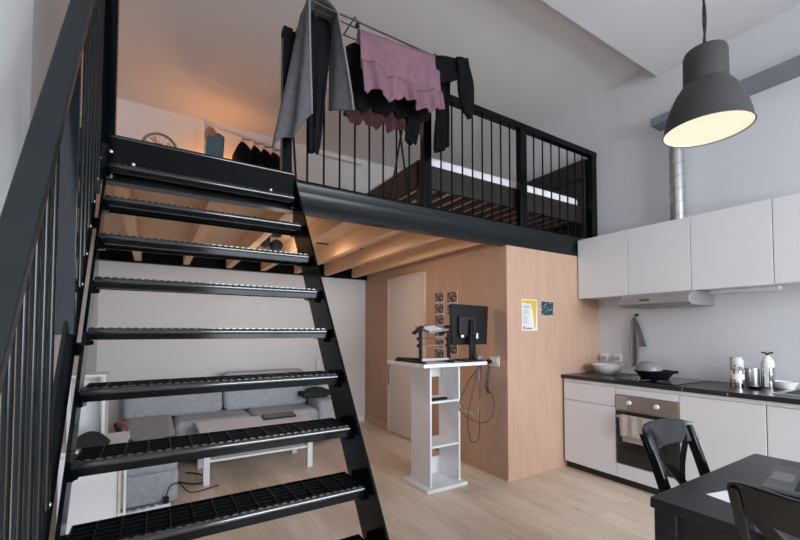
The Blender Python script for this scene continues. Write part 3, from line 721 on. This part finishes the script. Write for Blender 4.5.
# ------------------------------------------------------------------ kitchen
XF = 3.40
def base_cab(y0, y1, label, fronts, cat='cabinet'):
    t = thing('base_cabinet', label, cat, ((XF+XK)/2, (y0+y1)/2, .0), 'kitchen base cabinets')
    link('carcass', MB().box(XF+.02, XK, y0+.001, y1-.001, .10, .861), 'white_cabinet', t)
    for nm, z0, z1 in fronts:
        d = link(nm, MB().box(XF, XF+.018, y0+.002, y1-.002, z0, z1), 'white_cabinet', t, bevel=.002)
    link('grip_rail', MB().box(XF+.006, XF+.02, y0, y1, .833, .861), 'white_plastic', t)
    link('plinth', MB().box(XF+.05, XF+.065, y0, y1, 0, .10), 'dark_gap', t)
base_cab(1.966, 2.475, 'white base cabinet with drawers at far end by plywood box', [('drawer', .665, .829), ('door', .07, .660)])
base_cab(.968, 1.474, 'white base cabinet right of the oven behind the dining chair', [('door', .07, .829)])
base_cab(.465, .966, 'white base cabinet at right edge of the photo below the sink', [('door', .07, .829)])
t = thing('oven_cabinet', 'white oven housing with strip above and panel below the oven', 'cabinet', (3.7, 1.72, 0), 'kitchen base cabinets')
link('carcass', MB().box(XF+.02, XK, 1.476, 1.964, .10, .861).box(XF+.055, XF+.07, 1.476, 1.964, 0, .10), 'white_cabinet', t)
link('top_panel', MB().box(XF, XF+.018, 1.476, 1.964, .775, .829), 'white_cabinet', t, bevel=.002)
link('lower_panel', MB().box(XF, XF+.018, 1.476, 1.964, .07, .186), 'white_cabinet', t, bevel=.002)
link('grip_rail', MB().box(XF+.006, XF+.02, 1.476, 1.964, .833, .861), 'white_plastic', t)
link('plinth', MB().box(XF+.05, XF+.055, 1.476, 1.964, 0, .10), 'dark_gap', t)
ov = thing('built_in_oven', 'built-in oven with steel control panel and black glass door', 'oven', (3.40, 1.72, .19))
link('control_panel', MB().box(XF-.005, XF+.02, 1.478, 1.962, .645, .772), 'oven_panel', ov, bevel=.002)
link('display_panel', MB().box(XF-.007, XF-.005, 1.865, 1.955, .652, .765), 'stainless', ov)
dd = link('door', MB().box(XF-.006, XF+.02, 1.480, 1.960, .192, .637), 'oven_glass', ov, bevel=.003)
link('door_window', MB().box(XF-.0075, XF-.006, 1.56, 1.885, .30, .54), 'hob_glass', dd)
link('handle', MB().tube([(XF-.035, 1.50, .595), (XF-.035, 1.935, .595)], .010, 10).tube([(XF-.035, 1.52, .595), (XF, 1.52, .595)], .008, 8).tube([(XF-.035, 1.915, .595), (XF, 1.915, .595)], .008, 8), 'stainless', dd)
for y in (1.845, 1.63): link('knob', MB().lathe([(.020, .008), (.018, -.010), (.015, -.024)], (XF-.006, y, .715), 18, axis='X'), 'knob_silver', ov)
def ot(u, v):
    y = 1.91-.30*u; a = v
    z = .607-.17*max(0, v-.10)/.9
    return Vector((XF-.046-.004*sin(22*u)-.006*v, y-.012*v, z))
ok = thing('hand_towel', 'beige hand towel hanging over the oven door handle', 'towel', (3.36, 1.76, .43))
link('front', MB().grid(ot, 18, 10), 'oven_towel', ok, solid=.006, smooth=70)
link('rear', MB().grid(lambda u, v: Vector((XF-.018, 1.90-.28*u, .607-.22*v)), 12, 10), 'oven_towel', ok, solid=.006, smooth=70)
link('fold', MB().grid(lambda u, v: Vector((XF-.046+.028*v, 1.91-.30*u-.01*v, .607+.006*sin(pi*v))), 12, 4), 'oven_towel', ok, solid=.006, smooth=70)

wt = thing('worktop', 'black kitchen worktop running along the white base cabinets', 'worktop', (3.7, 1.3, .861))
link('slab', MB().box(3.381, XK, .0, 2.49, .861, .896), 'worktop_black', wt, bevel=.002)
link('joint_mark', MB().box(3.3803, 3.381, 1.16, 1.168, .87, .887), 'cable_grey', wt); link('joint_mark', MB().box(3.3803, 3.381, 1.44, 1.448, .87, .887), 'cable_grey', wt)
hb_ = thing('ceramic_hob', 'black glass hob set into the worktop above the oven', 'hob', (3.7, 1.73, .896))
link('glass', MB().box(3.44, 3.95, 1.50, 2.00, .896, .902), 'hob_glass', hb_, bevel=.002)
for x, y, r in ((3.57, 1.63, .07), (3.57, 1.86, .09), (3.81, 1.63, .09), (3.81, 1.86, .07)):
    link('cooking_zone', MB().tube([(x+r*cos(a), y+r*sin(a), .9021) for a in [2*pi*i/28 for i in range(28)]], .0012, 4, closed=True), 'cable_grey', hb_)
sk = thing('kitchen_sink', 'steel sink set in the worktop at right edge of the photo', 'sink', (3.75, .72, .80))
link('rim', MB().box(3.52, 3.56, .48, .97, .894, .901).box(3.92, 3.96, .48, .97, .894, .901).box(3.56, 3.92, .48, .52, .894, .901).box(3.56, 3.92, .93, .97, .894, .901), 'stainless', sk)
link('bowl', MB().box(3.56, 3.92, .52, .93, .8965, .8985), 'dark_gap', sk)

def wall_cab(y0, y1, label):
    t = thing('wall_cabinet', label, 'cabinet', (3.85, (y0+y1)/2, 1.65), 'kitchen wall cabinets')
    link('carcass', MB().box(3.687, XK, y0+.001, y1-.001, 1.655, 2.245), 'white_cabinet', t)
    link('door', MB().box(3.667, 3.685, y0+.0015, y1-.0015, 1.645, 2.247), 'white_cabinet', t, bevel=.002)
wall_cab(1.985, 2.485, 'white wall cabinet at far left end beside the loft post')
wall_cab(1.482, 1.983, 'white wall cabinet above the cooker hood')
wall_cab(.980, 1.480, 'white wall cabinet right of the cooker hood')
wall_cab(.478, .978, 'white wall cabinet at the right edge of the photo')
wall_cab(-.02, .476, 'white wall cabinet outside the right edge of the photo') if False else None
o = link('cabinet_light', MB().box(3.93, 3.99, 1.02, 1.46, 1.625, 1.655), 'white_cabinet', bevel=.006)
tag(o, 'slim white strip light under the wall cabinet right of the hood', 'light')
hd = thing('cooker_hood', 'slim grey steel cooker hood under the middle wall cabinet', 'cooker hood', (3.8, 1.73, 1.53))
link('body', MB().prism([(3.667, 1.648), (XK, 1.648), (XK, 1.530), (3.63, 1.530), (3.575, 1.552), (3.575, 1.60)], 'Y', 1.460, 2.02), 'hood_metal', hd, bevel=.004)
link('filter', MB().box(3.70, 3.98, 1.54, 1.97, 1.526, 1.530), 'hood_filter', hd)
s1 = Vector((3.575, 0, 1.60)); s2 = Vector((3.667, 0, 1.648)); sd_ = (s2-s1).normalized(); sn = Vector((-sd_.z, 0, sd_.x))
def onhood(y0, y1, a, b, e, m, n):
    P = lambda t, y, h: s1 + (s2-s1)*t + sn*h + Vector((0, y, 0))
    link(n, MB().hexa([P(a, y0, -.001), P(b, y0, -.001), P(b, y1, -.001), P(a, y1, -.001), P(a, y0, e), P(b, y0, e), P(b, y1, e), P(a, y1, e)]), m, hd, smooth=0)
onhood(1.53, 1.68, .25, .8, .002, 'hood_filter', 'sticker')
link('switch_slot', MB().box(3.572, 3.576, 1.76, 1.84, 1.577, 1.590), 'dark_gap', hd)
dc = thing('vent_duct', 'ribbed galvanised vent duct rising from the wall cabinets to the ceiling tray', 'duct', (3.92, 1.69, 2.245))
link('pipe', MB().lathe([(.057, 2.245), (.057, 3.20)], (3.925, 1.675, 0), 24), 'stainless', dc)
ss = MB()
import math as _m
pts = [(3.925+.0585*cos(t*2*pi), 1.675+.0585*sin(t*2*pi), 2.27+.115*t) for t in [i/24 for i in range(24*8)]]
ss.tube(pts, .0022, 5); link('seam', ss, 'tray_grey', dc)
ty = thing('steel_tray', 'grey steel beam running along kitchen wall above the duct', 'beam', (3.94, .7, 3.205))
link('profile', MB().box(3.85, XK, -.8, 1.845, 3.205, 3.272), 'tray_grey', ty, bevel=.002)
link('end_plate', MB().box(3.848, XK, 1.845, 1.849, 3.203, 3.274), 'tray_grey', ty)

# --- things on the worktop
ZW = .896
bw = thing('salad_bowl', 'wide white bowl with tan rim at the far end of worktop', 'bowl', (3.80, 2.27, ZW))
link('shell', MB().lathe([(.055, ZW), (.06, ZW+.006), (.105, ZW+.030), (.137, ZW+.075), (.142, ZW+.092), (.134, ZW+.087), (.09, ZW+.034), (.01, ZW+.014)], (3.80, 2.27, 0), 32), 'bowl_white', bw, smooth=80)
link('rim', MB().tube([(3.80+.139*cos(a), 2.27+.139*sin(a), ZW+.0915) for a in [2*pi*i/36 for i in range(36)]], .004, 6, closed=True), 'bowl_rim', bw)
pan = thing('wok_pan', 'black wok pan standing on the hob', 'pan', (3.72, 1.80, .902))
PX, PY = 3.70, 1.79
link('shell', MB().lathe([(.09, .903), (.105, .906), (.132, .945), (.155, .975), (.150, .976), (.12, .935), (.02, .912)], (PX, PY, 0), 32), 'black_plastic', pan, smooth=80)
link('handle', MB().tube([(PX+.0, PY-.145, .970), (PX+.0, PY-.17, .974), (PX+.0, PY-.185, .972)], [.012], 8, smooth=3), 'black_plastic', pan)
lid = thing('glass_lid', 'clear domed glass lid lying tilted in the black wok', 'lid', (PX+.02, PY+.05, .93))
link('dome', MB().lathe([(.10, .972), (.097, 1.0), (.08, 1.03), (.045, 1.047), (.012, 1.052)], (PX+.03, PY+.06, 0), 28), 'clear_glass', lid, smooth=80)
link('rim', MB().tube([(PX+.03+.101*cos(a), PY+.06+.101*sin(a), .973) for a in [2*pi*i/32 for i in range(32)]], .003, 6, closed=True), 'stainless', lid)
cn = thing('tea_canister', 'tall steel canister with white label behind the worktop edge', 'canister', (3.72, 1.205, ZW))
link('can', MB().lathe([(.042, ZW), (.043, ZW+.004), (.043, ZW+.13), (.039, ZW+.135)], (3.72, 1.22, 0), 24), 'chrome', cn)
link('label', MB().lathe([(.0438, ZW+.062), (.0438, ZW+.10)], (3.72, 1.22, 0), 24, cap=False), 'bowl_white', cn)
cp = link('patterned_cup', MB().lathe([(.036, ZW+.136), (.040, ZW+.14), (.042, ZW+.215), (.036, ZW+.225)], (3.72, 1.22, 0), 24), 'cup_print', smooth=60)
tag(cp, 'white cup with dark speckles stacked on the steel canister', 'cup')
mg = thing('steel_mug', 'short steel mug between the canister and the tall bottle', 'mug', (3.84, 1.185, ZW))
link('body', MB().lathe([(.042, ZW), (.044, ZW+.005), (.044, ZW+.14), (.040, ZW+.14), (.038, ZW+.02)], (3.85, 1.17, 0), 24), 'stainless', mg)
link('handle', MB().tube([(3.80, 1.215, ZW+.11), (3.79, 1.232, ZW+.08), (3.80, 1.217, ZW+.03)], .006, 8, smooth=4), 'black_plastic', mg)
o = link('black_dish', MB().lathe([(.03, ZW), (.045, ZW+.012), (.05, ZW+.022), (.02, ZW+.018)], (3.72, 1.115, 0), 20), 'black_plastic'); tag(o, 'small black dish in front of the steel mug', 'dish')
bt = thing('water_bottle', 'tall white and steel bottle with ring cap on the worktop', 'bottle', (3.87, 1.09, ZW))
BX, BY = 3.87, 1.085
link('body', MB().lathe([(.037, ZW), (.039, ZW+.006), (.039, ZW+.155)], (BX, BY, 0), 24), 'chrome', bt)
link('shoulder', MB().lathe([(.0395, ZW+.155), (.0395, ZW+.18), (.032, ZW+.212), (.018, ZW+.23), (.014, ZW+.242)], (BX, BY, 0), 24), 'bowl_white', bt, smooth=80)
link('front_stripe', MB().box(BX-.042, BX-.034, BY-.014, BY+.008, ZW+.01, ZW+.16), 'bowl_white', bt)
link('cap', MB().lathe([(.010, ZW+.242), (.010, ZW+.256)], (BX, BY, 0), 16).box(BX-.008, BX+.008, BY-.032, BY-.010, ZW+.254, ZW+.265).box(BX-.008, BX+.008, BY+.010, BY+.032, ZW+.254, ZW+.265).box(BX-.006, BX+.006, BY-.012, BY+.012, ZW+.250, ZW+.258), 'dark_plastic', bt)
b2 = thing('cereal_bowl', 'small white bowl right of the bottle on the worktop', 'bowl', (3.88, .99, ZW))
link('shell', MB().lathe([(.045, ZW), (.05, ZW+.004), (.068, ZW+.04), (.074, ZW+.055), (.068, ZW+.05), (.04, ZW+.012), (.005, ZW+.01)], (3.90, 1.0, 0), 28), 'bowl_white', b2, smooth=80)
tl = thing('tea_towel', 'grey tea towel hanging from a hook on the splashback', 'towel', (4.02, 2.09, 1.0))
def tt(u, v):
    w = .016+.044*v**.5 if v < .6 else .05-.05*(v-.6)
    y = 2.115 + (.5-u)*2*w*(1-.5*max(0, v-.75)*2) + .02*(v>.55)*0
    return Vector((4.012-.012*sin(7*u+2)*min(1, v*2)-.006, y, 1.455-.47*v-.07*v*abs(u-.35)))
link('cloth', MB().grid(tt, 14, 22), 'kitchen_towel', tl, solid=.006, smooth=70)
link('corner', MB().grid(lambda u, v: Vector((4.0-.01*u, 2.09-.085*u*v**.7-.01, 1.42-.25*v-.0*u)), 8, 12), 'kitchen_towel', tl, solid=.006, smooth=70)
hk = thing('wall_hook', 'dark hook on the splashback holding the grey tea towel', 'hook', (4.02, 2.10, 1.45))
link('stem', MB().tube([(XK, 2.10, 1.475), (4.0, 2.10, 1.47), (3.992, 2.095, 1.485)], .007, 8, smooth=3), 'dark_plastic', hk)
link('rosette', MB().lathe([(.016, 0), (.014, .008)], (XK-.008, 2.10, 1.475), 14, axis='X'), 'dark_plastic', hk)
for y, lab in ((2.475, 'white socket with plug on splashback in the far corner'), (2.295, 'white wall socket with plug right of the far corner one')):
    y = min(y, 2.44)
    s_ = thing('kitchen_socket', lab, 'socket', (XK-.01, y, 1.0), 'splashback sockets')
    link('plate', MB().box(XK-.010, XK, y-.042, y+.042, 1.0, 1.085), 'white_plastic', s_, bevel=.003)
    link('plug', MB().lathe([(.02, 0), (.022, -.025), (.014, -.045)], (XK-.010, y, 1.043), 14, axis='X'), 'stainless', s_)

# ------------------------------------------------------------------ dining table
tb = thing('dining_table', 'black wooden dining table in the lower right corner', 'table', (1.94, 0, 0))
link('tabletop', MB().box(1.465, 2.41, -.75, .733, .705, .74), 'table_black', tb, bevel=.004)
ap = MB().box(1.50, 1.522, -.70, .69, .60, .705).box(2.355, 2.377, -.70, .69, .60, .705).box(1.522, 2.355, .665, .687, .60, .705).box(1.522, 2.355, -.70, -.678, .60, .705)
link('apron', ap, 'table_black', tb)
for x in (1.474, 2.33):
    for y in (.654, -.74): link('leg', MB().box(x, x+.07, y, y+.07, 0, .705), 'table_black', tb, bevel=.003)
lt = thing('open_laptop', 'dark grey laptop lying open on the black dining table', 'laptop', (2.05, .47, .74))
A = Vector((1.87, .555, .742)); ux = Vector((.355, .052, 0)); uy = Vector((.033, -.225, 0))
def lb(a0, a1, b0, b1, z0, z1): return MB().hexa([A+ux*a+uy*b+Vector((0, 0, z)) for z in (z0, z1) for a, b in ((a0, b0), (a1, b0), (a1, b1), (a0, b1))])
dk = link('base', lb(0, 1, 0, 1, 0, .014), 'laptop_grey', lt, bevel=.003)
link('trackpad', lb(.33, .67, .05, .32, .0147, .0153), 'trackpad', dk)
link('palm_rest', lb(.02, .98, .02, .34, .0139, .0147), 'laptop_grey', dk)
kb = MB()
for r in range(5):
    for c in range(13):
        a0 = .05+c*.069; b0 = .38+r*.11
        v = [A+ux*a+uy*b+Vector((0, 0, z)) for z in (.014, .0165) for a, b in ((a0, b0), (a0+.058, b0), (a0+.058, b0+.092), (a0, b0+.092))]
        kb.hexa(v)
link('keyboard', kb, 'key_black', dk, smooth=0)
B0 = A+uy*1.0
sc = [B0, B0+ux, B0+ux+uy*.35+Vector((0, 0, .21)), B0+uy*.35+Vector((0, 0, .21))]
nn = Vector((0, .006, .002))
link('screen', MB().hexa([p-nn+Vector((0, 0, .012)) for p in sc]+[p+nn+Vector((0, 0, .012)) for p in sc]), 'black_plastic', lt, bevel=.002)
o = link('paper_sheet', MB().hexa([(1.655, .638, .7405), (1.80, .70, .7405), (1.90, .52, .7405), (1.60, .44, .7405), (1.655, .638, .7415), (1.80, .70, .7415), (1.90, .52, .7415), (1.60, .44, .7415)]) if False else
         MB().hexa([(x, y, z) for z in (.7405, .7415) for x, y in ((1.655, .640), (1.795, .605), (1.75, .41), (1.61, .44))]), 'paper', smooth=0)
tag(o, 'white sheet of paper on the dining table behind near chair', 'paper')

# ------------------------------------------------------------------ chairs (seat faces local -Y, back at +Y)
def make_chair(label):
    t = thing('dining_chair', label, 'chair', (0, 0, 0), 'black dining chairs')
    link('seat', MB().hexa([(-.175, -.135, .435), (.175, -.135, .435), (.18, .19, .435), (-.18, .19, .435), (-.18, -.14, .455), (.18, -.14, .455), (.19, .20, .455), (-.19, .20, .455)]), 'chair_black', t, bevel=.008)
    def back_y(z): return .19 + .13*max(0, (z-.45)/.45)**1.3
    for s in (-1, 1):
        m = MB(); zs = [0, .15, .3, .45, .55, .65, .75, .885]
        ys = [.235, .21, .195, .19] + [back_y(z) for z in zs[4:]]
        ps = []
        for z, y in zip(zs, ys):
            x = s*(.172+.008*max(0, z-.45)/.45); ps.append((x, y, z))
        V = []
        for x, y, z in ps:
            V.append([m.bm.verts.new((x+a, y+b, z)) for a, b in ((-.014, -.02), (.014, -.02), (.014, .02), (-.014, .02))])
        for a, b in zip(V, V[1:]):
            for k in range(4): m.bm.faces.new([a[k], a[(k+1) % 4], b[(k+1) % 4], b[k]])
        m.bm.faces.new(V[0][::-1]); m.bm.faces.new(V[-1])
        link('back_post', m, 'chair_black', t, bevel=.004)
        link('front_leg', MB().hexa([(s*.155-.015, -.13, 0), (s*.155+.015, -.13, 0), (s*.155+.015, -.10, 0), (s*.155-.015, -.10, 0), (s*.155-.018, -.13, .435), (s*.155+.018, -.13, .435), (s*.155+.018, -.09, .435), (s*.155-.018, -.09, .435)]), 'chair_black', t, bevel=.003)
        link('stretcher', MB().box(s*.163-.008, s*.163+.008, -.105, .20, .19, .215), 'chair_black', t)
    link('stretcher', MB().box(-.158, .158, .03, .048, .195, .212), 'chair_black', t)
    link('seat_apron', MB().box(-.155, .155, -.125, -.107, .39, .435).box(-.175, .175, .165, .183, .39, .435), 'chair_black', t)
    # curved top rail
    def rail(u, w):
        x = (u-.5)*.405; crv = .052*(1-(2*u-1)**2)
        z = .812+.095*w + .006*(1-(2*u-1)**2)*w
        z = z - (.015*abs(2*u-1)**7 if w > .5 else -.006*abs(2*u-1)**8)
        return Vector((x, back_y(z)-.010+crv-.012, z))
    m = MB(); n = 20; prof = [(0, 0), (0, .5), (0, 1), (.020, 1), (.020, .5), (.020, 0)]
    R = [[m.bm.verts.new(rail(i/n, w)+Vector((0, d, 0))) for d, w in prof] for i in range(n+1)]
    for a, b in zip(R, R[1:]):
        for k in range(6): m.bm.faces.new([a[k], a[(k+1) % 6], b[(k+1) % 6], b[k]])
    m.bm.faces.new(R[0][::-1]); m.bm.faces.new(R[-1])
    link('top_rail', m, 'chair_black', t, bevel=.005)
    for s in (-1, 1):
        pts = [(s*.158, back_y(.83)+.008, .835), (s*.07, back_y(.74)+.018, .745), (0, back_y(.66)+.016, .665), (-s*.09, back_y(.57)+.010, .565), (-s*.168, back_y(.48), .475)]
        pp = spline([Vector(p) for p in pts], 5); m = MB(); V = []
        for i, p in enumerate(pp):
            d = (pp[min(i+1, len(pp)-1)]-pp[max(i-1, 0)]); sd2 = Vector((d.z, 0, -d.x)).normalized()
            yo = .005*s
            V.append([m.bm.verts.new(p+sd2*a*.016+Vector((0, b*.006+yo, 0))) for a, b in ((-1, -1), (1, -1), (1, 1), (-1, 1))])
        for a, b in zip(V, V[1:]):
            for k in range(4): m.bm.faces.new([a[k], a[(k+1) % 4], b[(k+1) % 4], b[k]])
        m.bm.faces.new(V[0][::-1]); m.bm.faces.new(V[-1])
        link('cross_brace', m, 'chair_black', t)
    return t
ch = make_chair('black cross-back dining chair at far side of the table by the oven')
ch2 = dup(ch)
ch.location = (1.915, .565, 0)
ch2.location = (1.655, .245, 0); ch2.rotation_euler = (0, 0, radians(84))
ch2['label'] = 'nearest black dining chair, cut by lower right corner of the photo'

# ------------------------------------------------------------------ pendant lamp
LX, LY_, LZ = 2.42, .89, 2.355
pl = thing('pendant_lamp', 'large dark grey metal pendant lamp hanging over the dining table', 'lamp', (LX, LY_, LZ))
out = [(.190, 0), (.193, .004), (.188, .012), (.183, .05), (.172, .10), (.155, .15), (.132, .20), (.108, .235), (.098, .245), (.095, .25), (.097, .258), (.097, .262), (.096, .40), (.090, .418), (.072, .428), (.02, .43)]
link('shade', MB().lathe([(r, LZ+h) for r, h in out], (LX, LY_, 0), 48, cap=False), 'lamp_grey', pl, smooth=50)
inn = [(.189, .002), (.180, .05), (.168, .10), (.150, .15), (.127, .20), (.10, .24), (.02, .25)]
link('inner_shade', MB().lathe([(r, LZ+h) for r, h in inn], (LX, LY_, 0), 48, cap=False), 'lamp_inner', pl, smooth=80)
link('diffuser', MB().lathe([(.1865, LZ+.007), (.1865, LZ+.010)], (LX, LY_, 0), 48), 'lamp_glow', pl)
link('rim', MB().tube([(LX+.1915*cos(a), LY_+.1915*sin(a), LZ+.002) for a in [2*pi*i/48 for i in range(48)]], .003, 6, closed=True), 'lamp_grey', pl)
cd = [(LX+.006*sin(16*t), LY_+.006*cos(16*t), LZ+.43+(ZC-LZ-.43)*t) for t in [i/60 for i in range(61)]]
link('cord', MB().tube(cd, .006, 8).tube([(LX-.006*sin(16*i/60+.9), LY_-.006*cos(16*i/60), z) for i, (x, y, z) in enumerate(cd)], .004, 6), 'cable_black', pl)
link('canopy', MB().lathe([(.05, ZC-.03), (.05, ZC)], (LX, LY_, 0), 24), 'lamp_grey', pl)

# ------------------------------------------------------------------ light and camera
def area(name, loc, rot, sx, sy, power, col):
    l = bpy.data.lights.new(name, 'AREA'); l.shape = 'RECTANGLE'; l.size = sx; l.size_y = sy; l.energy = power; l.color = col
    o = bpy.data.objects.new(name, l); C.objects.link(o); o.location = loc; o.rotation_euler = rot; return o
area('window_daylight', (2.3, -4.0, 2.2), (radians(66), 0, 0), 3.6, 3.4, 560, (.82, .91, 1.0))
q = bpy.data.lights.new('spotlight_bulb', 'POINT'); q.energy = 3.0; q.color = (1, .80, .62); q.shadow_soft_size = .10
o = bpy.data.objects.new('spotlight_bulb', q); C.objects.link(o); o.location = (.97, 3.76, 1.98)
k = bpy.data.lights.new('spotlight_beam', 'SPOT'); k.energy = 24; k.color = (1, .72, .48); k.spot_size = radians(100); k.spot_blend = 1; k.shadow_soft_size = .09
o = bpy.data.objects.new('spotlight_beam', k); C.objects.link(o); o.location = (1.04, 3.76, 1.99)
o.rotation_euler = (Vector((2.65, 3.35, 1.25)) - o.location).to_track_quat('-Z', 'Y').to_euler()
p = bpy.data.lights.new('loft_lamp', 'POINT'); p.energy = 6.6; p.color = (1, .40, .13); p.shadow_soft_size = .06
o = bpy.data.objects.new('loft_lamp', p); C.objects.link(o); o.location = (.60, 5.03, 3.24)
w = bpy.data.worlds.new('World'); S.world = w; w.use_nodes = True
w.node_tree.nodes['Background'].inputs['Color'].default_value = (.80, .90, 1.0, 1)
w.node_tree.nodes['Background'].inputs['Strength'].default_value = 1.0

cam = bpy.data.cameras.new('Camera'); co = bpy.data.objects.new('Camera', cam); C.objects.link(co)
cam.sensor_width = 36; cam.sensor_fit = 'HORIZONTAL'; cam.lens = 396.57/800*36
cam.shift_y = (318.72-270)/800; cam.clip_start = .02
co.location = (0, 0, 1.31); co.rotation_euler = (radians(90+1.914), 0, radians(-31.61))
S.camera = co
S.view_settings.view_transform = 'Standard'; S.view_settings.look = 'None'
S.view_settings.exposure = .32; S.view_settings.gamma = 1; S.view_settings.use_curve_mapping = False
S.cycles.use_denoising = True; S.cycles.max_bounces = 10; S.cycles.diffuse_bounces = 8
